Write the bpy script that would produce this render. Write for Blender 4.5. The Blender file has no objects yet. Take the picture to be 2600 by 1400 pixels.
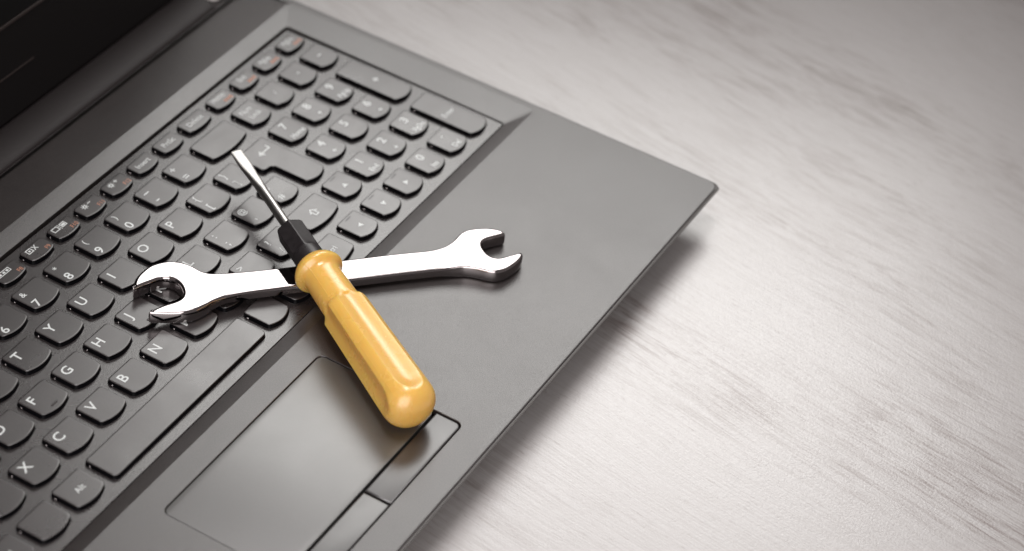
import bpy, bmesh, math, random
from mathutils import Vector, Matrix
from mathutils.geometry import tessellate_polygon
random.seed(4)
C = bpy.context.scene.collection
S = 0.001            # the script thinks in millimetres, the scene is in metres
TZ = -18.5           # height of the table top; key tops are at zero

# ---------------------------------------------------------------- camera
cam_d = bpy.data.cameras.new('camera'); cam = bpy.data.objects.new('camera', cam_d); C.objects.link(cam)
cam_d.sensor_width = 36.0; cam_d.lens = 36.0 * 5961.1 / 2600.0
cam_d.clip_start = 0.02; cam_d.clip_end = 20.0
right = Vector((0.50216745, -0.85898304, 0.09987987)); down = Vector((-0.53119402, -0.39753758, -0.74819569))
fwd = Vector((0.68239341, 0.32266393, -0.65591709))
mw = Matrix((right, -down, -fwd)).transposed().to_4x4()
mw.translation = Vector((-516.457, -441.892, 610.509)) * S
cam.matrix_world = mw
cam_d.dof.use_dof = True; cam_d.dof.focus_distance = 0.893; cam_d.dof.aperture_fstop = 7.0
cam_d.dof.aperture_blades = 8
bpy.context.scene.camera = cam

# ---------------------------------------------------------------- room light and lamps
w = bpy.data.worlds.new('World'); bpy.context.scene.world = w; w.use_nodes = True
bg = w.node_tree.nodes['Background']; bg.inputs[0].default_value = (1.0, 0.88, 0.87, 1); bg.inputs[1].default_value = 0.165

def softbox(name, aim, direction, dist, sx, sy, power, col, spread, roll=0):
    d = bpy.data.lights.new(name, 'AREA'); d.shape = 'RECTANGLE'; d.size = sx; d.size_y = sy; d.energy = power; d.color = col; d.spread = math.radians(spread)
    o = bpy.data.objects.new(name, d); C.objects.link(o)
    v = Vector(direction).normalized()
    o.location = Vector(aim) * S + v * dist
    o.rotation_euler = (v.to_track_quat('Z', 'Y').to_matrix() @ Matrix.Rotation(math.radians(roll), 3, 'Z')).to_euler()
    return o
softbox('window_softbox', (94, -168, 0), (0.661, 0.305, 0.686), 0.80, 0.58, 0.38, 0.375, (1.0, 0.985, 0.955), 58, 0)
softbox('overhead_softbox', (100, -195, 0), (0.05, 0.13, 1.0), 1.00, 0.42, 0.42, 0.47, (1.0, 0.955, 0.95), 46)
softbox('left_fill_softbox', (60, -100, 0), (-0.85, -0.40, 0.45), 1.00, 0.80, 0.80, 6.2, (1.0, 0.94, 0.93), 180)

vs = bpy.context.scene.view_settings
vs.view_transform = 'Standard'; vs.look = 'None'; vs.exposure = 0.0; vs.gamma = 1.0; vs.use_curve_mapping = False

# ---------------------------------------------------------------- materials
def new_mat(name):
    m = bpy.data.materials.new(name); m.use_nodes = True
    nt = m.node_tree; return m, nt, nt.nodes['Principled BSDF']
def N(nt, t, **kw):
    n = nt.nodes.new(t)
    for k, v in kw.items(): setattr(n, k, v)
    return n
def L(nt, a, b): nt.links.new(a, b)
def noise(nt, coord, scale, detail=2, rough=0.5, dist=0.0):
    n = N(nt, 'ShaderNodeTexNoise'); n.inputs['Scale'].default_value = scale; n.inputs['Detail'].default_value = detail
    n.inputs['Roughness'].default_value = rough; n.inputs['Distortion'].default_value = dist
    L(nt, coord, n.inputs['Vector']); return n.outputs['Fac']
def ramp(nt, fac, stops):
    r = N(nt, 'ShaderNodeValToRGB'); L(nt, fac, r.inputs[0]); e = r.color_ramp.elements
    while len(e) < len(stops): e.new(0.5)
    for el, (p, c) in zip(e, stops):
        el.position = p; el.color = (c, c, c, 1) if isinstance(c, (int, float)) else (*c, 1)
    return r.outputs[0]
def maprange(nt, v, a, b, c, d):
    n = N(nt, 'ShaderNodeMapRange'); L(nt, v, n.inputs[0])
    for i, x in enumerate((a, b, c, d)): n.inputs[i + 1].default_value = x
    return n.outputs[0]
def math_n(nt, op, a, b):
    n = N(nt, 'ShaderNodeMath', operation=op)
    for i, x in enumerate((a, b)):
        if isinstance(x, (int, float)): n.inputs[i].default_value = x
        else: L(nt, x, n.inputs[i])
    return n.outputs[0]
def mixc(nt, f, a, b, mode='MIX'):
    n = N(nt, 'ShaderNodeMix', data_type='RGBA', blend_type=mode)
    if isinstance(f, (int, float)): n.inputs[0].default_value = f
    else: L(nt, f, n.inputs[0])
    for i, x in ((6, a), (7, b)):
        if isinstance(x, tuple): n.inputs[i].default_value = (*x, 1)
        else: L(nt, x, n.inputs[i])
    return n.outputs[2]
def bump(nt, p, h, strength, dist):
    b = N(nt, 'ShaderNodeBump'); b.inputs['Strength'].default_value = strength; b.inputs['Distance'].default_value = dist
    L(nt, h, b.inputs['Height']); L(nt, b.outputs[0], p.inputs['Normal'])
def obj_coord(nt, vary=False):
    c = N(nt, 'ShaderNodeTexCoord').outputs['Object']
    a = N(nt, 'ShaderNodeVectorMath', operation='ADD'); L(nt, c, a.inputs[0]); a.inputs[1].default_value = (1.37, 2.71, 0.93)
    if not vary: return a.outputs[0]
    r = N(nt, 'ShaderNodeObjectInfo').outputs['Random']
    b = N(nt, 'ShaderNodeVectorMath', operation='ADD'); L(nt, a.outputs[0], b.inputs[0]); L(nt, r, b.inputs[1])
    return b.outputs[0]

def plastic(name, col, rough, spec=0.5, ior=1.5, grain=None, grain_amt=0.12, bump_s=0.0, smudge=0.0, coat=0.0):
    m, nt, p = new_mat(name); co = obj_coord(nt, name.startswith('key'))
    p.inputs['Roughness'].default_value = rough; p.inputs['Specular IOR Level'].default_value = spec; p.inputs['IOR'].default_value = ior
    p.inputs['Coat Weight'].default_value = coat; p.inputs['Coat Roughness'].default_value = 0.17
    base = None
    if grain:
        g = noise(nt, co, grain, 2, 0.7)
        f = maprange(nt, g, 0.3, 0.7, 1 - grain_amt, 1 + grain_amt)
        big = noise(nt, co, 45, 4, 0.6)
        f2 = maprange(nt, big, 0.3, 0.7, 0.94, 1.06)
        ff = math_n(nt, 'MULTIPLY', f, f2)
        cc = N(nt, 'ShaderNodeCombineColor')
        for i in range(3): L(nt, math_n(nt, 'MULTIPLY', ff, col[i]), cc.inputs[i])
        L(nt, cc.outputs[0], p.inputs['Base Color'])
        sm = noise(nt, co, 28, 5, 0.65, 0.6)
        L(nt, maprange(nt, sm, 0.3, 0.7, rough - smudge, rough + smudge), p.inputs['Roughness'])
        if bump_s: bump(nt, p, g, bump_s, 0.00011)
    else:
        p.inputs['Base Color'].default_value = (*col, 1)
    return m

M = {}
M['deck'] = plastic('deck_paint', (0.032, 0.027, 0.026), 0.31, 0.9, 1.6, 2300, 0.6, 0.65, 0.02)
M['plate'] = plastic('keyboard_plate_paint', (0.028, 0.023, 0.023), 0.27, 0.9, 1.6, 2600, 0.16, 0.25, 0.03)
M['key_top'] = plastic('key_top_coating', (0.028, 0.023, 0.023), 0.30, 0.9, 1.62, 1500, 0.22, 0.0, 0.05)
M['key_side'] = plastic('key_side_plastic', (0.004, 0.004, 0.005), 0.25, 0.15)
M['pad'] = plastic('touchpad_film', (0.062, 0.063, 0.059), 0.38, 1.0, 1.75, 900, 0.04, 0.0, 0.02)
M['button'] = plastic('touchpad_button_plastic', (0.032, 0.029, 0.029), 0.30, 0.9, 1.6, 900, 0.06, 0.0, 0.03)
M['case'] = plastic('case_plastic', (0.12, 0.115, 0.11), 0.4, 0.9, 1.5, 1500, 0.1, 0.1, 0.02)
M['hinge'] = plastic('hinge_plastic', (0.020, 0.016, 0.016), 0.55, 0.4, 1.5, 1500, 0.1, 0.1, 0.02)
M['void'] = plastic('seam_black', (0.004, 0.004, 0.004), 0.8, 0.1)
M['bezel'] = plastic('bezel_plastic', (0.010, 0.009, 0.009), 0.5, 0.15)
M['glass'] = plastic('display_panel', (0.009, 0.009, 0.009), 0.4, 0.12)
M['edge_highlight'] = plastic('edge_highlight_strip', (0.032, 0.024, 0.022), 0.4, 0.4)  # paler colour stands in for the highlight along the display frame edge
M['rubber'] = plastic('rubber', (0.02, 0.02, 0.02), 0.8, 0.2)
M['print_white'] = plastic('legend_white', (0.76, 0.80, 0.79), 0.45, 0.5)
M['print_orange'] = plastic('legend_orange', (0.55, 0.26, 0.17), 0.5, 0.4)
M['print_dark'] = plastic('legend_window', (0.03, 0.03, 0.03), 0.4, 0.5)
M['satin'] = plastic('satin_cap', (0.80, 0.78, 0.76), 0.35, 0.8)

def metal(name, col, rough, scratch=0.0, sc=(1, 1, 1), scale=600):
    m, nt, p = new_mat(name); p.inputs['Base Color'].default_value = (*col, 1)
    p.inputs['Metallic'].default_value = 1.0; p.inputs['Roughness'].default_value = rough
    co = obj_coord(nt)
    mp = N(nt, 'ShaderNodeMapping'); mp.inputs['Scale'].default_value = sc; L(nt, co, mp.inputs['Vector'])
    n1 = noise(nt, mp.outputs[0], scale, 4, 0.6)
    L(nt, maprange(nt, n1, 0.3, 0.75, rough, rough + scratch), p.inputs['Roughness'])
    bump(nt, p, n1, 0.08 if scratch else 0.0, 0.00003)
    return m
M['chrome'] = metal('polished_chrome', (0.46, 0.43, 0.43), 0.03, 0.03, (1, 1, 1), 120)
M['shank'] = metal('brushed_steel', (0.58, 0.57, 0.55), 0.30, 0.08, (1, 1, 1), 200)

def yellow():
    m, nt, p = new_mat('yellow_handle_plastic'); co = obj_coord(nt)
    p.inputs['Base Color'].default_value = (0.93, 0.56, 0.13, 1)
    p.inputs['Subsurface Weight'].default_value = 0.6; p.inputs['Subsurface Scale'].default_value = 0.007
    p.inputs['Subsurface Radius'].default_value = (1.0, 0.6, 0.2)
    p.inputs['Specular IOR Level'].default_value = 0.8; p.inputs['IOR'].default_value = 1.65
    L(nt, maprange(nt, noise(nt, co, 90, 3, 0.6), 0.3, 0.7, 0.25, 0.29), p.inputs['Roughness'])
    return m
M['yellow'] = yellow()
M['ferrule'] = plastic('black_ferrule_plastic', (0.022, 0.019, 0.020), 0.42, 0.6, 1.5, 500, 0.3, 0.5, 0.08)
M['scuff'] = plastic('grey_scuff', (0.20, 0.17, 0.15), 0.6, 0.3)

def wood():
    m, nt, p = new_mat('whitewashed_wood_laminate'); co = obj_coord(nt)
    rot = N(nt, 'ShaderNodeMapping'); rot.inputs['Rotation'].default_value = (0, 0, math.radians(10)); L(nt, co, rot.inputs['Vector'])
    # slow wander of the grain
    wob = N(nt, 'ShaderNodeTexNoise'); wob.inputs['Scale'].default_value = 7; wob.inputs['Detail'].default_value = 1
    L(nt, rot.outputs[0], wob.inputs['Vector'])
    sub = N(nt, 'ShaderNodeVectorMath', operation='SUBTRACT'); L(nt, wob.outputs['Color'], sub.inputs[0]); sub.inputs[1].default_value = (0.5, 0.5, 0.5)
    scl = N(nt, 'ShaderNodeVectorMath', operation='SCALE'); L(nt, sub.outputs[0], scl.inputs[0]); scl.inputs['Scale'].default_value = 0.018
    add = N(nt, 'ShaderNodeVectorMath', operation='ADD'); L(nt, rot.outputs[0], add.inputs[0]); L(nt, scl.outputs[0], add.inputs[1])
    def stretched(sx, sy, scale, det, rough=0.6, dist=0.0, off=0.0):
        mp = N(nt, 'ShaderNodeMapping'); mp.inputs['Scale'].default_value = (sx, sy, 1); mp.inputs['Location'].default_value = (off, off, 0)
        L(nt, add.outputs[0], mp.inputs['Vector'])
        return noise(nt, mp.outputs[0], scale, det, rough, dist)
    fine = stretched(1.0, 0.022, 1150, 3, 0.55, 0.1)       # hairlines about a millimetre apart
    mid = stretched(1.0, 0.05, 330, 4, 0.6, 0.2, 3.1)
    patch = stretched(1.0, 0.25, 12, 5, 0.66, 0.3, 11.3)
    worn = stretched(1.0, 0.13, 230, 4, 0.72, 0.0, 9.2)
    pore = stretched(1.0, 0.10, 1500, 2, 0.6, 0.0, 5.0)
    f1 = ramp(nt, fine, [(0.40, 1.0), (0.56, 0.0)])
    f2 = ramp(nt, mid, [(0.36, 1.0), (0.58, 0.0)])
    f3 = ramp(nt, patch, [(0.46, 0.0), (0.68, 1.0)])
    f4 = ramp(nt, worn, [(0.46, 0.0), (0.56, 1.0)])
    white = (0.48, 0.468, 0.462); grey = (0.36, 0.34, 0.325); dark = (0.17, 0.125, 0.115)
    base = mixc(nt, math_n(nt, 'MULTIPLY', f2, math_n(nt, 'ADD', math_n(nt, 'MULTIPLY', f3, 0.30), 0.08)), white, grey)
    base = mixc(nt, math_n(nt, 'MULTIPLY', f1, math_n(nt, 'ADD', math_n(nt, 'MULTIPLY', f3, 0.45), 0.30)), base, grey)
    base = mixc(nt, math_n(nt, 'MULTIPLY', math_n(nt, 'MULTIPLY', f3, f4), math_n(nt, 'ADD', math_n(nt, 'MULTIPLY', f1, 0.55), 0.30)), base, dark)
    base = mixc(nt, math_n(nt, 'MULTIPLY', ramp(nt, pore, [(0.29, 1.0), (0.36, 0.0)]), 0.35), base, dark)
    L(nt, base, p.inputs['Base Color'])
    emb = noise(nt, co, 1100, 2, 0.5)
    p.inputs['Specular IOR Level'].default_value = 0.9; p.inputs['IOR'].default_value = 1.7
    L(nt, maprange(nt, emb, 0.3, 0.7, 0.28, 0.36), p.inputs['Roughness'])
    h = math_n(nt, 'ADD', math_n(nt, 'MULTIPLY', emb, 0.6), math_n(nt, 'MULTIPLY', fine, 0.6))
    bump(nt, p, h, 0.8, 0.00014)
    return m
M['wood'] = wood()

# ---------------------------------------------------------------- helpers
def tag(o, label=None, cat=None, group=None, kind=None):
    if label: o['label'] = label
    if cat: o['category'] = cat
    if group: o['group'] = group
    if kind: o['kind'] = kind
    return o
def empty(name, loc=(0, 0, 0)):
    o = bpy.data.objects.new(name, None); o.empty_display_size = 0.01; o.location = Vector(loc) * S; C.objects.link(o); return o
def finish(name, bm, mats, parent=None, angle=35, smooth=True):
    bmesh.ops.recalc_face_normals(bm, faces=bm.faces)
    me = bpy.data.meshes.new(name); bm.to_mesh(me); bm.free()
    for m in (mats if isinstance(mats, (list, tuple)) else [mats]): me.materials.append(m)
    me.transform(Matrix.Scale(S, 4))
    if smooth:
        for f in me.polygons: f.use_smooth = True
        me.set_sharp_from_angle(angle=math.radians(angle))
    o = bpy.data.objects.new(name, me); C.objects.link(o)
    if parent:
        o.parent = parent
        me.transform(Matrix.Translation(-parent.matrix_world.translation) if False else Matrix.Identity(4))
    return o

def rrect(x0, x1, y0, y1, r, n=6):
    """rounded rectangle, counter-clockwise"""
    pts = []
    for cx, cy, a0 in ((x1 - r, y0 + r, -90), (x1 - r, y1 - r, 0), (x0 + r, y1 - r, 90), (x0 + r, y0 + r, 180)):
        for i in range(n + 1):
            a = math.radians(a0 + 90 * i / n); pts.append((cx + r * math.cos(a), cy + r * math.sin(a)))
    return pts
def offset(pts, d):
    """inset (d > 0) a smooth closed ccw loop"""
    out = []; n = len(pts)
    for i in range(n):
        a, b, c = Vector(pts[i - 1]), Vector(pts[i]), Vector(pts[(i + 1) % n])
        e1 = (b - a); e2 = (c - b)
        e1 = e1.normalized() if e1.length > 1e-6 else e2.normalized(); e2 = e2.normalized() if e2.length > 1e-6 else e1
        n1 = Vector((-e1.y, e1.x)); n2 = Vector((-e2.y, e2.x)); m = (n1 + n2)
        m = m.normalized() if m.length > 1e-6 else n1
        k = 1.0 / max(0.5, m.dot(n1)); p = b + m * d * k; out.append((p.x, p.y))
    return out
def ring(bm, pts, z): return [bm.verts.new((p[0], p[1], z)) for p in pts]
def bridge(bm, a, b, mat=0):
    n = len(a); fs = []
    for i in range(n):
        j = (i + 1) % n
        f = bm.faces.new((a[i], a[j], b[j], b[i])); f.material_index = mat; fs.append(f)
    return fs
def fill(bm, loops, mat=0):
    """flat face(s) from an outer ring of verts and hole rings"""
    vs_ = [v for lp in loops for v in lp]
    tris = tessellate_polygon([[v.co for v in lp] for lp in loops])
    for t in tris:
        try:
            f = bm.faces.new([vs_[i] for i in t]); f.material_index = mat
        except ValueError: pass
def loft(bm, loop, profile, mats=None, cap_top=True, cap_bot=True):
    """profile: list of (inset, z) from the top down"""
    prev = None; first = None
    for k, (d, z) in enumerate(profile):
        r = ring(bm, offset(loop, d) if d else loop, z)
        if prev: bridge(bm, r, prev, mats[k] if mats else 0)
        else: first = r
        prev = r
    if cap_top: fill(bm, [first], mats[0] if mats else 0)
    if cap_bot: fill(bm, [prev], mats[-1] if mats else 0)
    return first, prev

# ---------------------------------------------------------------- the table
bm = bmesh.new()
x0, x1, y0, y1 = -620, 1150, -900, 780
for zt, zb in ((TZ, TZ - 26),):
    loft(bm, rrect(x0, x1, y0, y1, 12, 4), [(1.2, zt), (0.35, zt - 0.35), (0, zt - 1.2), (0, zb)])
table = finish('table', bm, M['wood'], None, 40)
tag(table, kind='structure')

# ---------------------------------------------------------------- the laptop
laptop = empty('laptop')
tag(laptop, 'open black laptop with grey palm rest lying on the whitewashed table', 'laptop')
XL, XR, YF, YB = -160.0, 222.0, -183.0, 57.0
deck_loop = rrect(XL, XR, YF, YB, 4.5, 8)
bowl_out = rrect(-156.0, 218.0, -94.9, 33.5, 2.5, 6)
bowl_in = rrect(-142.5, 204.0, -88.4, 24.8, 1.8, 6)
PX0, PX1, PY0, PY1, PYM = -63.3, 36.4, -169.3, -105.4, -157.0
pad_hole = rrect(PX0, PX1, PY0, PY1, 3.2, 6)
ZP = -1.95
bm = bmesh.new()
prof = [(0.95, 0.0), (0.7, -0.03), (0.45, -0.1), (0.25, -0.22), (0.15, -0.38), (0.35, -0.52)]
rings = [ring(bm, offset(deck_loop, d), z) for d, z in prof]
for a, b in zip(rings, rings[1:]): bridge(bm, b, a)
bo = ring(bm, bowl_out, 0.0); bi = [bm.verts.new((p[0], p[1], ZP + 0.35 + (0.85 if p[1] > 0 else 0.0))) for p in bowl_in]; bw = ring(bm, bowl_in, ZP - 1.6)
bridge(bm, bo, bi); bridge(bm, bi, bw)
ph = ring(bm, pad_hole, 0.0); ph1 = ring(bm, offset(pad_hole, 0.25), -0.25); phw = ring(bm, offset(pad_hole, 0.25), -2.5)
bridge(bm, ph, ph1); bridge(bm, ph1, phw)
vA, vB = bm.verts.new((218.0, 56.2, 0.0)), bm.verts.new((-156.0, 56.2, 0.0))
vA2, vB2 = bm.verts.new((218.0, 56.2, -2.0)), bm.verts.new((-156.0, 56.2, -2.0))
hole = bo[:8] + [vA, vB] + bo[20:]
crest = bo[10:18]
for t in ((vA2, bo[7], bo[8]), (vA2, bo[8], bo[9]), (vA2, bo[9], bo[10]), (vB2, bo[17], bo[18]), (vB2, bo[18], bo[19]), (vB2, bo[19], bo[20]), (bo[7], vA2, vA), (bo[20], vB, vB2), (vA2, bo[10], bo[11]), (vA2, bo[11], bo[12]), (vA2, bo[12], bo[13]), (vB2, bo[14], bo[15]), (vB2, bo[15], bo[16]), (vB2, bo[16], bo[17])): bm.faces.new(t)
bm.faces.new((vA2, bo[13], bo[14], vB2))
fill(bm, [rings[0], hole, ph])
deck = finish('palm_rest', bm, M['deck'], laptop, 4)
bpy.context.view_layer.update()

bm = bmesh.new(); loft(bm, rrect(-146, 208, -171.5, 28, 3), [(0, ZP - 1.4), (0, ZP - 1.7)])
finish('inner_tray', bm, M['void'], laptop)
bm = bmesh.new()
loft(bm, rrect(-141.9, 203.5, -87.9, 23.9, 1.5), [(0.25, ZP), (0, ZP - 0.25), (0, ZP - 1.4)])
finish('keyboard_plate', bm, M['plate'], laptop, 40)

# bottom case: a bright lip, then the underside sweeps back to the feet
bm = bmesh.new(); prev = None
for d, z in [(1.4, -0.66), (0.3, -0.68), (-0.3, -0.76), (-0.65, -0.98), (-0.8, -1.3), (-0.6, -1.6), (1.5, -2.3), (5, -3.8), (11, -7.4), (16, -11.5), (20, -16.2), (23, -17.3)]:
    r = ring(bm, rrect(XL + d, XR - d, YF + d, 80 - d, 4.5 + d * 0.9, 8), z)
    if prev: bridge(bm, prev, r)
    prev = r
fill(bm, [prev])
finish('bottom_case', bm, M['case'], laptop, 30)
for fx, fy in ((-115, -145), (175, -145), (-115, 45), (175, 45)):
    bm = bmesh.new(); loft(bm, rrect(fx - 14, fx + 14, fy - 4, fy + 4, 3.9, 5), [(0, -17.28), (0, TZ + 0.5), (0.5, TZ + 0.004)])
    finish('rubber_foot', bm, M['rubber'], laptop)

# touchpad and its two buttons
bm = bmesh.new()
loft(bm, rrect(PX0 + 0.5, PX1 - 0.5, PYM + 0.35, PY1 - 0.5, 2.7), [(0.35, -0.32), (0.08, -0.4), (0, -0.62), (0, -2.4)])
finish('touchpad', bm, M['pad'], laptop, 40)
def button(x0, x1):
    lp = rrect(x0, x1, PY0 + 0.6, PYM - 0.45, 1.0)
    bm = bmesh.new(); loft(bm, lp, [(0.9, -0.30), (0.45, -0.36), (0.1, -0.6), (0, -0.95), (0, -2.4)])
    return finish('touchpad_button', bm, M['button'], laptop, 50)
def button_r(x0, x1, rr):
    # the outer front corner follows the rounded opening
    y0, y1 = PY0 + 0.6, PYM - 0.45; lp = []
    if rr: lp = [(x0, y1), (x0, y0)] + [(x1 - 2.6 + 2.6 * math.cos(a), y0 + 2.6 + 2.6 * math.sin(a)) for a in [math.radians(-90 + 15 * i) for i in range(7)]] + [(x1, y1)]
    else: lp = [(x0 + 2.6 + 2.6 * math.cos(a), y0 + 2.6 + 2.6 * math.sin(a)) for a in [math.radians(180 + 15 * i) for i in range(7)]] + [(x1, y0), (x1, y1), (x0, y1)]
    bm = bmesh.new(); loft(bm, lp, [(0.8, -0.34), (0.35, -0.42), (0.08, -0.65), (0, -1.0), (0, -2.4)])
    return finish('touchpad_button', bm, M['button'], laptop, 50)
button_r(PX0 + 0.6, -13.75, False); button_r(-12.95, PX1 - 0.6, True)

# hinge cover and screen
bm = bmesh.new(); secs = []
for x in (-150, 196):
    r = []
    for i in range(15):
        a = math.radians(200 - 180 * i / 12.0) if False else math.pi * (1 - i / 14.0)
        r.append(bm.verts.new((x, 67.2 + 9.6 * math.cos(a), -1.4 + 2.4 * math.sin(a))))
    secs.append(r)
for i in range(14): bm.faces.new((secs[0][i], secs[0][i + 1], secs[1][i + 1], secs[1][i]))
for r in secs: bm.faces.new(r)
finish('hinge_cover', bm, M['hinge'], laptop, 60)
bm = bmesh.new(); loft(bm, rrect(199, 207, 60.5, 70, 3.4), [(1.6, 2.0), (0.5, 1.6), (0, 0.8), (0, -2.5)])
finish('hinge_cap', bm, M['satin'], laptop, 50)
bm = bmesh.new(); loft(bm, rrect(XL, XR, 57.3, 80, 1.0), [(0.3, -1.3), (0, -1.5), (0, -2.0)])
finish('hinge_well', bm, M['hinge'], laptop)

lid_piv = Vector((0, 75.5, 0.5)); ang = math.radians(76)
LM = Matrix.Translation(lid_piv) @ Matrix.Rotation(ang, 4, 'X')     # local x, y up the lid, z toward the viewer
def lid_part(name, loop, profile, mat):
    bm = bmesh.new(); loft(bm, loop, profile); bmesh.ops.transform(bm, matrix=LM, verts=bm.verts)
    return finish(name, bm, mat, laptop, 40)
lid = lid_part('screen_lid', rrect(XL, XR, 0, 246, 5), [(0.5, 0), (0, -0.5), (0, -6.0), (1.0, -7.0)], M['bezel'])
lid_part('display', rrect(-140, 202, 40.2, 234, 1), [(0.1, 0.12), (0, -0.2)], M['glass'])
lid_part('edge_highlight_strip', rrect(-140, 202, 38.2, 39.6, 0.5), [(0.2, 0.6), (0, 0.1)], M['edge_highlight'])  # thin raised strip, edge highlight put into its colour
lid_part('edge_highlight_strip', rrect(-30, 98, 18.0, 18.7, 0.3), [(0.1, 0.35), (0, 0.0)], M['edge_highlight'])

# ---------------------------------------------------------------- keys
def key_loop(w, dpt, bow=1.25, rb=1.2, rf=2.1):
    """local key outline, x from 0 to w, y from 0 (back) to -dpt, front edge bowed; ccw"""
    pts = []
    yf = -dpt + bow
    def arc(cx, cy, r, a0, a1, n):
        for i in range(n + 1):
            a = math.radians(a0 + (a1 - a0) * i / n); pts.append((cx + r * math.cos(a), cy + r * math.sin(a)))
    tilt = math.degrees(math.atan2(bow * 2.2, w / 2)) if bow else 0
    arc(rf, yf + rf, rf, 180, 270 - tilt, 5)
    p0 = Vector(pts[-1]); p1 = Vector((w - p0.x, p0.y))
    if bow:
        low = -dpt
        for i in range(1, 10):
            t = i / 10.0; x = p0.x + (p1.x - p0.x) * t
            pts.append((x, p0.y + (low - p0.y) * (1 - (2 * t - 1) ** 2)))
    arc(w - rf, yf + rf, rf, 270 + tilt, 360, 5)
    arc(w - rb, -rb, rb, 0, 90, 4); arc(rb, -rb, rb, 90, 180, 4)
    return pts
KZ = 0.0
key_prof = [(0.65, 0.0), (0.34, 0.0), (0.14, -0.05), (0.02, -0.17), (-0.02, -0.3), (-0.14, -1.2), (-0.38, ZP + 0.02)]
key_mats = [0, 0, 0, 0, 1, 1, 1]
key_cache = {}
def key_mesh(w, dpt, bow, custom=None):
    kk = (round(w, 2), round(dpt, 2), bow, custom is not None)
    if kk in key_cache and custom is None: return key_cache[kk]
    bm = bmesh.new(); lp = custom if custom else key_loop(w, dpt, bow)
    prev = None
    for k, (d, z) in enumerate(key_prof):
        r = ring(bm, offset(lp, d), z)
        if prev: bridge(bm, prev, r, key_mats[k])
        else: first = r
        prev = r
    fill(bm, [first], 0)
    bmesh.ops.recalc_face_normals(bm, faces=bm.faces)
    me = bpy.data.meshes.new('key'); bm.to_mesh(me); bm.free()
    me.materials.append(M['key_top']); me.materials.append(M['key_side'])
    me.transform(Matrix.Scale(S, 4))
    for f in me.polygons: f.use_smooth = True
    me.set_sharp_from_angle(angle=math.radians(38))
    key_cache[kk] = me
    return me

# lettering: built-in font turned into flat meshes
_txt = {}
def text_polys(s, bold=0.0):
    if (s, bold) in _txt: return _txt[(s, bold)]
    cu = bpy.data.curves.new('t', 'FONT'); cu.body = s; cu.align_x = 'LEFT'; cu.size = 1.0; cu.resolution_u = 3; cu.offset = bold
    o = bpy.data.objects.new('t', cu); C.objects.link(o)
    dg = bpy.context.evaluated_depsgraph_get(); dg.update()
    me = bpy.data.meshes.new_from_object(o.evaluated_get(dg))
    v = [x.co.copy() for x in me.vertices]; f = [tuple(p.vertices) for p in me.polygons]
    bpy.data.objects.remove(o); bpy.data.meshes.remove(me)
    _txt[(s, bold)] = (v, f); return v, f
CAP = None
def add_text(bm, s, cx, cy, cap, mat=0, stretch=1.0, bold=0.004, align='C'):
    """cap: capital-letter height in mm; cx,cy centre"""
    global CAP
    if CAP is None:
        v, _ = text_polys('H'); CAP = max(p.y for p in v) - min(p.y for p in v)
    v, f = text_polys(s, bold)
    if not v: return
    k = cap / CAP; xs = [p.x for p in v]; mx = (min(xs) + max(xs)) / 2 if align == 'C' else min(xs)
    ys = [p.y for p in v]; my = CAP / 2 if s[0].isalnum() else (min(ys) + max(ys)) / 2
    nv = [bm.verts.new((cx + (p.x - mx) * k * stretch, cy + (p.y - my) * k, 0)) for p in v]
    for q in f:
        try: fc = bm.faces.new([nv[i] for i in q]); fc.material_index = mat
        except ValueError: pass
def add_poly(bm, pts, mat=0, holes=()):
    loops = [[bm.verts.new((x, y, 0)) for x, y in pts]] + [[bm.verts.new((x, y, 0)) for x, y in h] for h in holes]
    fill(bm, loops, mat)
def bar(bm, x0, y0, x1, y1, mat=0): add_poly(bm, [(x0, y0), (x1, y0), (x1, y1), (x0, y1)], mat)
def stroke(bm, pts, wd, mat=0):
    for (xa, ya), (xb, yb) in zip(pts, pts[1:]):
        d = Vector((xb - xa, yb - ya)).normalized(); n = Vector((-d.y, d.x)) * wd / 2; e = d * wd * 0.3
        add_poly(bm, [(xa - e.x - n.x, ya - e.y - n.y), (xb + e.x - n.x, yb + e.y - n.y), (xb + e.x + n.x, yb + e.y + n.y), (xa - e.x + n.x, ya - e.y + n.y)], mat)
def frame(bm, x0, y0, x1, y1, t, mat=0):
    add_poly(bm, [(x0, y0), (x1, y0), (x1, y1), (x0, y1)], mat, [[(x0 + t, y0 + t), (x0 + t, y1 - t), (x1 - t, y1 - t), (x1 - t, y0 + t)]])

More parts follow.
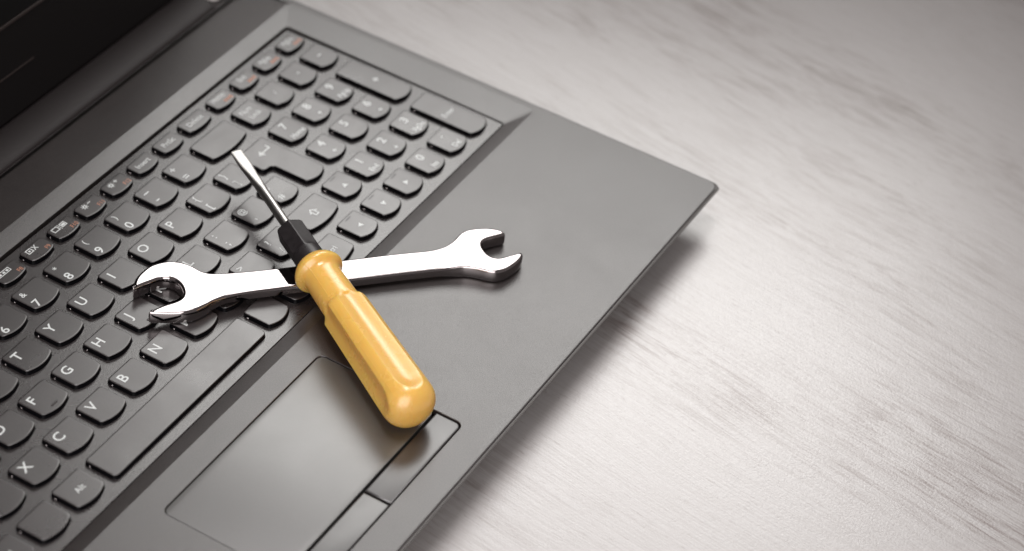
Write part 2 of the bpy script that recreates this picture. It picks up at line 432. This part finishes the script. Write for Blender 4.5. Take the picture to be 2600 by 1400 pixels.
def glint_bead_mesh():  # chrome bead added to give the glint at a key's scissor mechanism
    if 'glint_bead' in key_cache: return key_cache['glint_bead']
    bm = bmesh.new(); bmesh.ops.create_uvsphere(bm, u_segments=10, v_segments=6, radius=0.42)
    bmesh.ops.scale(bm, vec=(0.8, 1.5, 1.0), verts=bm.verts)
    me = bpy.data.meshes.new('scissor_glint_bead'); bm.to_mesh(me); bm.free(); me.materials.append(M['chrome']); me.transform(Matrix.Scale(S, 4))
    for f in me.polygons: f.use_smooth = True
    key_cache['glint_bead'] = me
    return me
def put_key(xl, yb, w, dpt, draw=None, label=None, bow=1.25, custom=None):
    me = key_mesh(w, dpt, bow, custom)
    k = bpy.data.objects.new('key', me); C.objects.link(k); k.parent = laptop
    k.location = Vector((xl, yb, random.uniform(-0.05, 0.05))) * S
    k.rotation_euler = (random.uniform(-.003, .003), random.uniform(-.003, .003), random.uniform(-.004, .004))
    if label: k['label'] = label
    c = bpy.data.objects.new('scissor_glint_bead', glint_bead_mesh()); C.objects.link(c); c.parent = k  # bead added for the glint at the key's base
    c.location = Vector((-0.42, -2.5, ZP + 0.42)) * S
    if draw:
        bm = bmesh.new(); draw(bm, w, dpt)
        bmesh.ops.translate(bm, vec=(0, 0, 0.035), verts=bm.verts)
        lg = finish('legend', bm, [M['print_white'], M['print_orange'], M['print_dark']], None, smooth=False)
        # flat print must face up
        if lg.data.polygons and lg.data.polygons[0].normal.z < 0: pass
        lg.parent = k
    return k
def letter(c):
    def d(bm, w, dp): add_text(bm, c, 2.4 if c != 'I' else 3.2, -4.3, 4.1, 0, 1.02, 0.014, 'L')
    return d
def pair(up, lo, cu=2.6, cl=3.8):
    def d(bm, w, dp):
        add_text(bm, up, 3.4, -3.4, cu, 0, 1.0, 0.014); add_text(bm, lo, 3.4, -10.3, cl, 0, 1.1, 0.014)
    return d
def word(s, cap=2.5, cy=None, cx=None):
    def d(bm, w, dp): add_text(bm, s, cx if cx else w / 2, cy if cy else -dp * 0.47, cap, 0, 0.95, 0.004)
    return d
def numkey(a, b):
    def d(bm, w, dp):
        add_text(bm, a, 6.6, -3.6, 3.7, 0, 1.1, 0.022)
        if b in ('up', 'down', 'left', 'right'): arrow(bm, 6.6, -10.6, 1.1, b)
        elif b: add_text(bm, b, 6.9, -10.8, 2.4, 0, 0.95, 0.016)
    return d
def arrow(bm, cx, cy, r, way):
    a = {'right': 0, 'up': 90, 'left': 180, 'down': 270}[way]; ca, sa = math.cos(math.radians(a)), math.sin(math.radians(a))
    R_ = lambda x, y: (cx + x * ca - y * sa, cy + x * sa + y * ca)
    add_poly(bm, [R_(r, 0), R_(0, r), R_(0, -r)]); add_poly(bm, [R_(-r, -.18), R_(0, -.18), R_(0, .18), R_(-r, .18)])
def tri(way):
    def d(bm, w, dp):
        a = {'right': 0, 'up': 90, 'left': 180, 'down': 270}[way]; ca, sa = math.cos(math.radians(a)), math.sin(math.radians(a))
        R_ = lambda x, y: (w / 2 + x * ca - y * sa, -7.6 + x * sa + y * ca)
        add_poly(bm, [R_(1.3, 0), R_(-0.9, 1.35), R_(-0.9, -1.35)])
        bar(bm, 4.6, -1.75, 8.2, -1.35, 2)
    return d
def fkey(num, icon):
    def d(bm, w, dp):
        add_text(bm, num, 10.4, -6.0, 1.9, 1, 0.95, 0.006)
        if icon == 'sun+' or icon == 'sun-':
            n = 20; oc = [(4.4 + (0.95) * math.cos(i * math.tau / n), -2.6 + 0.95 * math.sin(i * math.tau / n)) for i in range(n)]
            ic = [(4.4 + .42 * math.cos(-i * math.tau / n), -2.6 + .42 * math.sin(-i * math.tau / n)) for i in range(n)]
            add_poly(bm, oc, 0, [ic])
            for i in range(8):
                a = i * math.tau / 8; stroke(bm, [(4.4 + 1.15 * math.cos(a), -2.6 + 1.15 * math.sin(a)), (4.4 + 1.5 * math.cos(a), -2.6 + 1.5 * math.sin(a))], 0.32)
            bar(bm, 6.7, -2.3, 8.5, -1.85)
            if icon == 'sun+': bar(bm, 7.38, -2.98, 7.82, -1.2)
        elif icon == 'cam':
            frame(bm, 2.2, -3.7, 5.2, -1.1, 0.42); bar(bm, 3.2, -2.8, 4.2, -2.0)
            stroke(bm, [(5.9, -3.5), (7.6, -1.3)], 0.45); stroke(bm, [(5.9, -1.3), (7.6, -3.5)], 0.45)
        elif icon == 'disp':
            frame(bm, 1.6, -3.6, 5.0, -1.0, 0.42); bar(bm, 5.5, -4.0, 5.8, -0.8); frame(bm, 6.3, -3.6, 9.2, -1.2, 0.4); bar(bm, 6.9, -3.0, 8.6, -1.9)
        elif icon == 'row':
            frame(bm, 1.6, -3.6, 8.4, -1.3, 0.35); [bar(bm, x, -3.0, x + 1.2, -2.0) for x in (2.4, 4.4, 6.3)]
    return d
def navkey(s, o):
    def d(bm, w, dp):
        add_text(bm, s, w / 2 - .3, -2.4, 2.5, 0, 0.85, 0.008)
        add_text(bm, o, w - 4.6, -6.1, 1.9, 1, 0.9, 0.02)
    return d
YR = [7.0, -12.0, -31.0, -50.0, -69.0]; DK = 14.1; W = 14.8
def K(cx, row, draw=None, w=W, label=None, **kw): return put_key(cx - w / 2, YR[row], w, DK, draw, label, **kw)

# function row
fk = [('F1', None), ('F2', None), ('F3', None), ('F4', None), ('F5', None), ('F6', None), ('F7', None)]
for i in range(7): put_key(13.5 - 16.75 * (8 - i) + 0, 19.9, 12.9, 8.4, fkey('F%d' % (i + 1), 'row'), 'key marked F%d' % (i + 1), 0.7) if 13.5 - 16.75 * (8 - i) > -136 else None
for x, n_, ic in ((-3.3, 'F8', 'row'), (13.5, 'F9', 'cam'), (30.0, 'F10', 'disp'), (46.8, 'F11', 'sun-'), (63.8, 'F12', 'sun+')):
    put_key(x, 19.9, 13.0, 8.5, fkey(n_, ic), 'key marked ' + n_, 0.7)
put_key(81.0, 19.9, 13.0, 8.5, word('Insert', 2.5, -3.9), 'key marked Insert', 0.7)
put_key(98.1, 19.9, 13.1, 8.5, word('PrtSc', 2.5, -3.9), 'key marked PrtSc', 0.7)
put_key(115.4, 19.9, 15.4, 8.5, word('Delete', 2.5, -3.9), 'key marked Delete', 0.7)
for x, a, b in ((135.4, 'Home', '►II'), (152.7, 'End', '■'), (169.9, 'PgUp', 'I◄◄'), (187.4, 'PgDn', '►►I')):
    b = {'Home': 'Play', 'End': 'Stop', 'PgUp': 'Prev', 'PgDn': 'Next'}[a]
    def d(bm, w, dp, a=a):
        add_text(bm, a, w / 2 - .3, -2.4, 2.5, 0, 0.85, 0.008)
        # small orange media symbol: triangles and bars
        for t in (0, 1.9):
            add_poly(bm, [(w - 6.6 + t, -4.9), (w - 6.6 + t, -7.1), (w - 4.8 + t, -6.0)], 1)
        bar(bm, w - 2.7, -7.1, w - 1.9, -4.9, 1)
    put_key(x, 19.9, 13.1, 8.4, d, 'key marked ' + a, 0.7)
# number row
for x, up, lo in ((-114, '!', '1'), (-95, '"', '2'), (-76, '£', '3'), (-57, '$', '4'), (-38, '%', '5'), (-19, '^', '6'), (0, '&', '7'), (19, '*', '8'), (38, '(', '9'), (57, ')', '0')):
    K(x, 0, pair(up, lo), label='key marked ' + lo)
def dashes(bm, w, dp): bar(bm, 2.6, -4.2, 5.6, -3.6); bar(bm, 2.7, -10.3, 4.6, -9.7)
K(76, 0, dashes, label='key marked with a dash')
def plus(bm, w, dp): bar(bm, 2.2, -3.7, 4.6, -3.1); bar(bm, 3.1, -4.6, 3.7, -2.2); bar(bm, 2.3, -9.7, 4.8, -9.2); bar(bm, 2.3, -10.9, 4.8, -10.4)
K(95, 0, plus, label='key marked plus and equals')
put_key(106.9, 7.0, 24.0, DK, None, 'wide blank backspace key')
# letters
for i, c in enumerate('WERTYUIOP'): K(-85.5 + 19 * i, 1, letter(c), label='key marked ' + c)
K(-104.5, 1, letter('Q'), label='key marked Q')
K(85.5, 1, pair('{', '[', 3.3, 3.3), label='key marked with an opening bracket')
put_key(96.6, -12.0, 13.0, DK, pair('}', ']', 3.3, 3.3), 'key marked with a closing bracket')
for i, c in enumerate('ASDFGHJKL'):
    k = K(-99.75 + 19 * i, 2, letter(c), label='key marked ' + c)
    if c in 'FJ':
        bm = bmesh.new(); loft(bm, rrect(5.6, 9.0, -11.9, -11.2, 0.34, 4), [(0.15, 0.28), (0, 0.1), (0, 0)])
        h = finish('homing_bar', bm, M['key_top'], None, 60); h.parent = k
K(71.25, 2, pair(':', ';', 3.4, 3.4), label='key marked with a semicolon')
K(90.25, 2, pair('@', "'", 2.8, 3.0), label='key marked with an at sign')
put_key(100.6, -31.0, 13.0, DK, pair('~', '#', 3.0, 2.9), 'key marked with a hash')
K(-109.25, 3, pair('|', '\\', 3, 3), label='key marked with a backslash')
for i, c in enumerate('ZXCVBNM'): K(-90.25 + 19 * i, 3, letter(c), label='key marked ' + c)
K(42.75, 3, pair('<', ',', 3.0, 3.6), label='key marked with a comma')
K(61.75, 3, pair('>', '.', 3.0, 3.6), label='key marked with a full stop')
K(80.75, 3, pair('?', '/', 3.2, 3.2), label='key marked with a question mark')
def shift(bm, w, dp):
    o = [(0, 2.5), (2.5, 0.1), (1.2, 0.1), (1.2, -2.0), (-1.2, -2.0), (-1.2, 0.1), (-2.5, 0.1)]
    i_ = [(0, 1.6), (-1.15, 0.6), (-0.6, 0.6), (-0.6, -1.4), (0.6, -1.4), (0.6, 0.6), (1.15, 0.6)]
    add_poly(bm, [(w / 2 + x, -7.2 + y) for x, y in reversed(o)], 0, [[(w / 2 + x, -7.2 + y) for x, y in reversed(i_)]])
put_key(93.5, -50.0, 20.7, DK, shift, 'wide shift key marked with a hollow arrow')
# L-shaped enter key
def enter_loop():
    xr, xl, xs, yt, ys, yb_ = 16.2, -1.6, 3.6, 0.0, -14.0, -33.4
    pts = [(xl, -1.2), (xl, ys + 1.9)]
    for a in range(180, 271, 15): pts.append((xl + 2 + 2 * math.cos(math.radians(a)), ys + 2 + 2 * math.sin(math.radians(a))))
    pts += [(xs - 2.6, ys - 0.05)]
    for a in range(75, -1, -15): pts.append((xs - 2.2 + 2.2 * math.cos(math.radians(a)), ys - 2.3 + 2.2 * math.sin(math.radians(a))))
    yf = yb_ + 1.2
    for a in range(180, 256, 15): pts.append((xs + 2 + 2 * math.cos(math.radians(a)), yf + 2 + 2 * math.sin(math.radians(a))))
    p0 = pts[-1]; p1 = (xr - (p0[0] - xs), p0[1])
    for i in range(1, 8):
        t = i / 8; pts.append((p0[0] + (p1[0] - p0[0]) * t, p0[1] + (yb_ - p0[1]) * (1 - (2 * t - 1) ** 2)))
    for a in range(285, 361, 15): pts.append((xr - 2 + 2 * math.cos(math.radians(a)), yf + 2 + 2 * math.sin(math.radians(a))))
    for a in range(0, 91, 22): pts.append((xr - 1.2 + 1.2 * math.cos(math.radians(a)), -1.2 + 1.2 * math.sin(math.radians(a))))
    for a in range(90, 170, 22): pts.append((xl + 1.2 + 1.2 * math.cos(math.radians(a)), -1.2 + 1.2 * math.sin(math.radians(a))))
    return pts
def enter_arrow(bm, w, dp):
    bar(bm, 7.3, -7.05, 12.6, -6.35); bar(bm, 11.9, -6.35, 12.6, -4.4)
    add_poly(bm, [(7.4, -8.5), (7.4, -4.9), (4.9, -6.7)])
put_key(115.0, -12.3, 16, 33, enter_arrow, 'L-shaped enter key', custom=enter_loop())
# bottom row
def win(bm, w, dp): pass
put_key(-139, -69, 14.8, DK, word('Fn', 2.5), 'key marked Fn')
put_key(-118.4, -69, 17, DK, word('Ctrl', 2.5), 'key marked Ctrl left of the blank key')
put_key(-97.3, -69, 15.2, DK, None, 'blank key beside the Alt key')
put_key(-78.3, -69, 15.0, DK, word('Alt', 2.5, -7.0), 'key marked Alt')
put_key(-59.1, -69, 93.2, 13.9, None, 'space bar', bow=0)
put_key(37.8, -69, 13.4, DK, None, 'blank key right of the space bar')
put_key(55.4, -69, 13.1, DK, None, 'blank key under the spanner')
put_key(72.7, -69, 24.2, DK, word('Ctrl', 2.6, -6.8, 15.6), 'wide Ctrl key beside the screwdriver')
put_key(-139, -50, 20, DK, None, 'left shift key'); put_key(-139, -31, 29, DK, None, 'caps lock key')
put_key(-139, -12, 24, DK, None, 'tab key'); put_key(-139, 7, 15, DK, None, 'key left of the number row')
# arrows
put_key(119.3, YR[3], 12.8, DK, tri('up'), 'key with an up triangle')
put_key(102.1, YR[4], 12.5, DK, tri('left'), 'key with a left triangle')
put_key(119.3, YR[4], 12.8, DK, tri('down'), 'key with a down triangle')
put_key(136.3, YR[4], 12.8, DK, tri('right'), 'key with a right triangle')
# number pad
def two(a, b):
    def d(bm, w, dp): add_text(bm, a, 5.6, -3.8, 2.5, 0, 0.9, 0.008); add_text(bm, b, 6.6, -8.4, 2.5, 0, 0.9, 0.008)
    return d
NX = [135.9, 153.3, 170.9]; NW = 13.0
put_key(NX[0], 7, NW, DK, two('Num', 'Lock'), 'key marked Num Lock')
put_key(NX[1], 7, NW, DK, word('/', 2.4, -6.3), 'number pad key marked with a slash')
put_key(NX[2], 7, NW, DK, word('*', 2.6, -6.3), 'number pad key marked with a star')
put_key(187.4, 7, NW, DK, lambda bm, w, dp: bar(bm, 5.4, -6.6, 7.8, -5.9), 'number pad key marked minus')
for r, names in enumerate(((('7', 'Home'), ('8', 'up'), ('9', 'PgUp')), (('4', 'left'), ('5', ''), ('6', 'right')), (('1', 'End'), ('2', 'down'), ('3', 'PgDn')))):
    for c, (a, b) in enumerate(names): put_key(NX[c], YR[1 + r], NW, DK, numkey(a, b), 'number pad key marked ' + a)
put_key(NX[1], YR[4], NW, DK, numkey('0', 'Ins'), 'number pad key marked 0')
put_key(NX[2], YR[4], NW, DK, numkey('.', 'Del'), 'number pad key marked with a point')
def kplus(bm, w, dp): bar(bm, 5.5, -16.8, 8.3, -16.1); bar(bm, 6.55, -17.85, 7.25, -15.05)
put_key(187.3, -12, NW, 33.1, kplus, 'tall number pad key marked plus')
put_key(187.2, -50.3, NW, 33.0, word('Enter', 2.5, -15.5), 'tall number pad key marked Enter')

# ---------------------------------------------------------------- the spanner
WA = Vector((38.9746, -54.7376)); wang = math.radians(-43.16)
outl = [(-30.8, 3.5), (-29.9, 7.0), (-28.0, 10.3), (-25.5, 12.9), (-22.7, 15.1), (-19.7, 16.2), (-16.7, 16.7), (-13.6, 16.4), (-10.7, 15.4), (-8.3, 14.0), (-6.1, 12.0), (-4.5, 10.1), (-3.0, 8.7), (-0.7, 7.7), (2.3, 7.1), (8.0, 6.6), (16.7, 6.2), (27.5, 6.1), (39, 6.1), (51.9, 6.2), (61.6, 6.3), (70.8, 6.4), (80.0, 6.2), (86.5, 6.0), (90.5, 6.4), (93.5, 7.0), (96.2, 8.3), (98.4, 10.0), (99.9, 11.6), (101.8, 13.4), (104.6, 14.8), (108.3, 15.2), (112.4, 14.8), (116.0, 13.8), (118.2, 12.5), (119.5, 11.2), (119.7, 10.0), (119.0, 9.4), (116, 8.8), (113.2, 8.3), (110.9, 7.7), (109.3, 6.6), (108.5, 5.0), (108.4, 2.7), (109.0, -0.2), (110.2, -2.4), (111.8, -3.5), (113.7, -3.8), (116.2, -3.3), (119.2, -2.7), (122.2, -2.2), (123.2, -2.9), (122.4, -4.9), (120.3, -7.2), (117.3, -9.4), (114.1, -11.2), (111.3, -11.9), (108.6, -11.7), (106.1, -10.7), (103.7, -9.2), (101.3, -8.0), (98.6, -7.0), (95.1, -6.5), (89.7, -6.1), (81.4, -5.9), (72.3, -5.8), (63.1, -5.8), (52.0, -5.8), (41, -5.8), (30.4, -5.7), (23.2, -5.8), (14.3, -5.9), (7.5, -6.3), (3.0, -6.9), (-0.2, -7.9), (-2.6, -9.1), (-4.3, -10.3), (-6.4, -11.5), (-9.2, -12.8), (-12.6, -13.5), (-16.1, -13.5), (-19.9, -13.0), (-24.0, -12.1), (-26.7, -11.4), (-27.3, -10.8), (-26.3, -10.0), (-24.4, -9.1), (-21.2, -7.9), (-17.7, -7.0), (-15.2, -6.0), (-13.7, -4.6), (-12.95, -2.7), (-12.8, -0.4), (-13.2, 2.3), (-14.5, 4.9), (-16.3, 6.5), (-18.4, 7.1), (-20.7, 6.8), (-23.9, 5.7), (-27.6, 4.4), (-30.3, 3.2)]
def smooth_loop(pts, k=3):
    """Catmull-Rom resample"""
    out = []; n = len(pts)
    for i in range(n):
        p0, p1, p2, p3 = (Vector(pts[(i + j - 1) % n]) for j in range(4))
        for s in range(k):
            t = s / k
            q = 0.5 * ((2 * p1) + (-p0 + p2) * t + (2 * p0 - 5 * p1 + 4 * p2 - p3) * t * t + (-p0 + 3 * p1 - 3 * p2 + p3) * t ** 3)
            out.append((q.x, q.y))
    return out
wl = smooth_loop(outl, 3)[::-1]          # ccw
SPANNER_LABEL = 'polished chrome double open-ended spanner lying across keyboard and palm rest under the screwdriver'
def head_w(x):                            # 1 at the heads, 0 along the shaft
    a = max(0.0, min(1.0, (2 - x) / 9)); b = max(0.0, min(1.0, (x - 89) / 9)); t = max(a, b); return t * t * (3 - 2 * t)
bm = bmesh.new()
H = 5.75
def wz(x, z):                             # shaft thinner than the heads
    t = head_w(x); return z * t + (0.9 + z * (H - 1.6) / H) * (1 - t)
def wring(d, z):
    lp = offset(wl, d); return [bm.verts.new((p[0], p[1], wz(o[0], z))) for p, o in zip(lp, wl)]
topprof = [(1.4, H), (0.95, H), (0.72, H - 0.08), (0.42, H - 0.3), (0.16, H - 0.7), (0.0, H - 1.2), (-0.05, H / 2), (0.0, 0.6), (0.15, 0.25), (0.6, 0.0)]
rs = [wring(d, z) for d, z in topprof]
for a, b in zip(rs, rs[1:]): bridge(bm, b, a)
def inside(pt, poly):
    x, y = pt; c = False; n = len(poly)
    for i in range(n):
        (xa, ya), (xb, yb) = poly[i], poly[i - 1]
        if (ya > y) != (yb > y) and x < (xb - xa) * (y - ya) / (yb - ya) + xa: c = not c
    return c
fill(bm, [rs[0]]); fill(bm, [rs[-1]])
spanner = finish('spanner', bm, M['chrome'], None, 28)
spanner.location = Vector((WA.x, WA.y, 0.3)) * S; spanner.rotation_euler = (0, 0, wang)
tag(spanner, SPANNER_LABEL, 'spanner')
# ---------------------------------------------------------------- the screwdriver
P0 = Vector((102.1, -19.676, 14.0)); AX = Vector((-0.50682774, -0.8617239, -0.02361268)).normalized()
camp = Vector((-516.457, -441.892, 610.509)); mid = P0 + AX * 100
U = (camp - mid); U = (U - AX * U.dot(AX)).normalized()          # toward the viewer side
Rr = right * 0.824 - down * 0.566; Rr = (Rr - AX * Rr.dot(AX) - U * Rr.dot(U)).normalized()   # to the upper right
driver = empty('screwdriver', (mid.x, mid.y, 0.0)); bpy.context.view_layer.update()
tag(driver, 'flat-blade screwdriver with yellow fluted handle resting on the spanner and touchpad', 'screwdriver')
def revolve(name, svals, rfun, mat, seg=96, angle=30, cap=True):
    bm = bmesh.new(); prev = None; first = None
    for s in svals:
        c = P0 + AX * s - mid.copy().to_3d() + Vector((0, 0, mid.z)); r_ = []
        for i in range(seg):
            th = math.tau * i / seg; dv = rfun(th, s)
            if isinstance(dv, tuple): a, b = dv; p = c + U * a + Rr * b
            else: p = c + (U * math.cos(th) + Rr * math.sin(th)) * dv
            r_.append(bm.verts.new(p))
        if prev: bridge(bm, prev, r_)
        else: first = r_
        prev = r_
    if cap: bm.faces.new(first); bm.faces.new(prev)
    o = finish(name, bm, mat, None, angle); o.parent = driver; return o
# blade and shank
def lerp(a, b, t): return a + (b - a) * max(0.0, min(1.0, t))
def sm(t): t = max(0.0, min(1.0, t)); return t * t * (3 - 2 * t)
phi_b = math.radians(28)                     # blade plane almost faces the viewer
def shank_r(th, s):
    R0 = 2.0
    # half width and half thickness along the blade
    if s < 9: hw = lerp(2.35, 2.6, s / 7.5)
    else: hw = lerp(2.6, R0, sm((s - 9) / 9))
    ht = lerp(0.35, 0.85, s / 9) if s < 9 else lerp(0.85, R0, ((s - 9) / 17))
    t = sm((s - 14) / 14)                    # 0 blade: squarish section, 1 round
    e = lerp(5.0, 2.0, t)
    ct, st = math.cos(th), math.sin(th)
    k = (abs(ct) ** e + abs(st) ** e) ** (-1 / e) if t < 1 else 1.0
    a, b = ht * ct * k, hw * st * k
    if ht < R0:                               # a flat ground out of the round bar
        rr = math.hypot(min(R0, 2), 0)
    ca, sa = math.cos(phi_b), math.sin(phi_b)
    return (a * ca - b * sa, a * sa + b * ca)
sv = [0, 0.25] + [0.25 + i * 1.0 for i in range(1, 34)] + [36, 42, 53]
revolve('shank', sv, shank_r, M['shank'], 48, 40)
# ferrule: six-sided black collar that turns round at the back
def hexr(th, R_):
    a = (th - math.radians(15)) % (math.pi / 3) - math.pi / 6
    return R_ * math.cos(math.pi / 6) / math.cos(a)
def fer_r(th, s):
    R_ = 6.15 + 0.1 * (s - 52) / 16
    h = hexr(th, R_)
    h = min(h, R_ * 0.985)
    if s < 50.9: return min(h, 2.3) if s < 50.35 else h * lerp(0.55, 0.90, (s - 50.35) / 0.55)
    if s < 52.0: return h * lerp(0.90, 1.0, (s - 50.9) / 1.1)
    if s < 65.5: return h
    return lerp(h, 6.0 + 0.0 * s, sm((s - 65.5) / 1.6))
revolve('ferrule', [50.2, 50.36, 50.6, 50.9, 51.4, 52.0, 54, 57, 60, 63, 65.5, 65.9, 66.3, 66.7, 67.1, 69, 75], fer_r, M['ferrule'], 144, 25)
# handle
def han_R(s):
    if s < 78.2:                              # flared rim
        t = (s - 74.2) / 4.0; return 8.95 * math.sqrt(max(0.0, 1 - (1 - min(1, max(0, (s - 72.9) / 2.6))) ** 2)) if s < 75.5 else 8.95
    if s < 82: return lerp(8.95, 7.45, sm((s - 78.2) / 3.6))
    if s <= 98: return 7.45 + 0.02 * (s - 82)
    return 9.5 + 0.021 * (s - 101)
S_END = 161.0
def flute(th, s):
    best = 0.0
    for k in range(4):
        a = (th - math.radians(33 + 90 * k) + math.pi) % math.tau - math.pi
        u = a / math.radians(31)
        v = max(0.0, (s - 146.5) / 9.5)
        best = max(best, 1 - u * u - v * v)
    return best
def han_r(th, s):
    neck = 7.45 + 0.02 * (min(s, 98) - 82) if s > 82 else None
    if s <= 98: 
        r_ = han_R(s)
    else:
        Rg = 9.5 + 0.019 * (s - 101)
        f = flute(th, s)
        r_ = Rg - 2.5 * f if f > 0 else Rg
        st = sm((s - 97.9) / 3.2) ** 0.7
        if s < 102:
            nk = 7.8
            r_ = lerp(nk, r_, st) if r_ > nk else lerp(nk, r_, (s - 98) / 1.2)
        if s > S_END - 9.6:                   # rounded butt
            t = (s - (S_END - 9.6)) / 9.6; kf = (max(0.0, 1 - t ** 2.3)) ** (1 / 2.1); r_ *= kf
    # thin moulding seam
    for a0 in (math.radians(-17), math.radians(163)):
        a = (th - a0 + math.pi) % math.tau - math.pi
        r_ += 0.10 * math.exp(-(a / 0.013) ** 2) * (1.0 if s < 100 else 0.45)
    return max(r_, 0.02)
hs = [72.9, 73.6, 74.6, 75.8, 76.8, 77.5, 78.1, 78.6, 79.1, 79.7, 80.4, 81.2, 82.2, 84, 87, 90, 93, 96, 98, 98.4, 98.8, 99.1, 99.4, 99.7, 100, 100.3, 100.6, 101, 101.5, 102.5]
s_ = 104
while s_ < S_END - 24: hs.append(s_); s_ += 2.2
while s_ < S_END - 2.2: hs.append(s_); s_ += 0.7
hs += [S_END - d for d in (1.9, 1.5, 1.15, 0.85, 0.6, 0.4, 0.25, 0.12, 0.03)]
def rim(th, s):                               # rim bulges like a torus
    if s < 82.2:
        prof_ = ((72.9, 6.8), (73.6, 7.8), (74.6, 8.7), (75.8, 9.45), (76.8, 9.85), (77.5, 9.95), (78.1, 9.85), (78.6, 9.45), (79.1, 8.7), (79.7, 8.1), (80.4, 7.75), (81.2, 7.55), (82.2, 7.46))
        for (sa, ra), (sb, rb_) in zip(prof_, prof_[1:]):
            if s <= sb: rr = ra + (rb_ - ra) * max(0.0, (s - sa) / (sb - sa)); break
        seam = sum(0.10 * math.exp(-(((th - a0 + math.pi) % math.tau - math.pi) / 0.013) ** 2) for a0 in (math.radians(-17), math.radians(163)))
        return rr + seam
    return han_r(th, s)
revolve('handle', hs, rim, M['yellow'], 360, 32)

# a butt scuff, slightly proud of the plastic
# ---------------------------------------------------------------- finishing
bpy.context.view_layer.update()
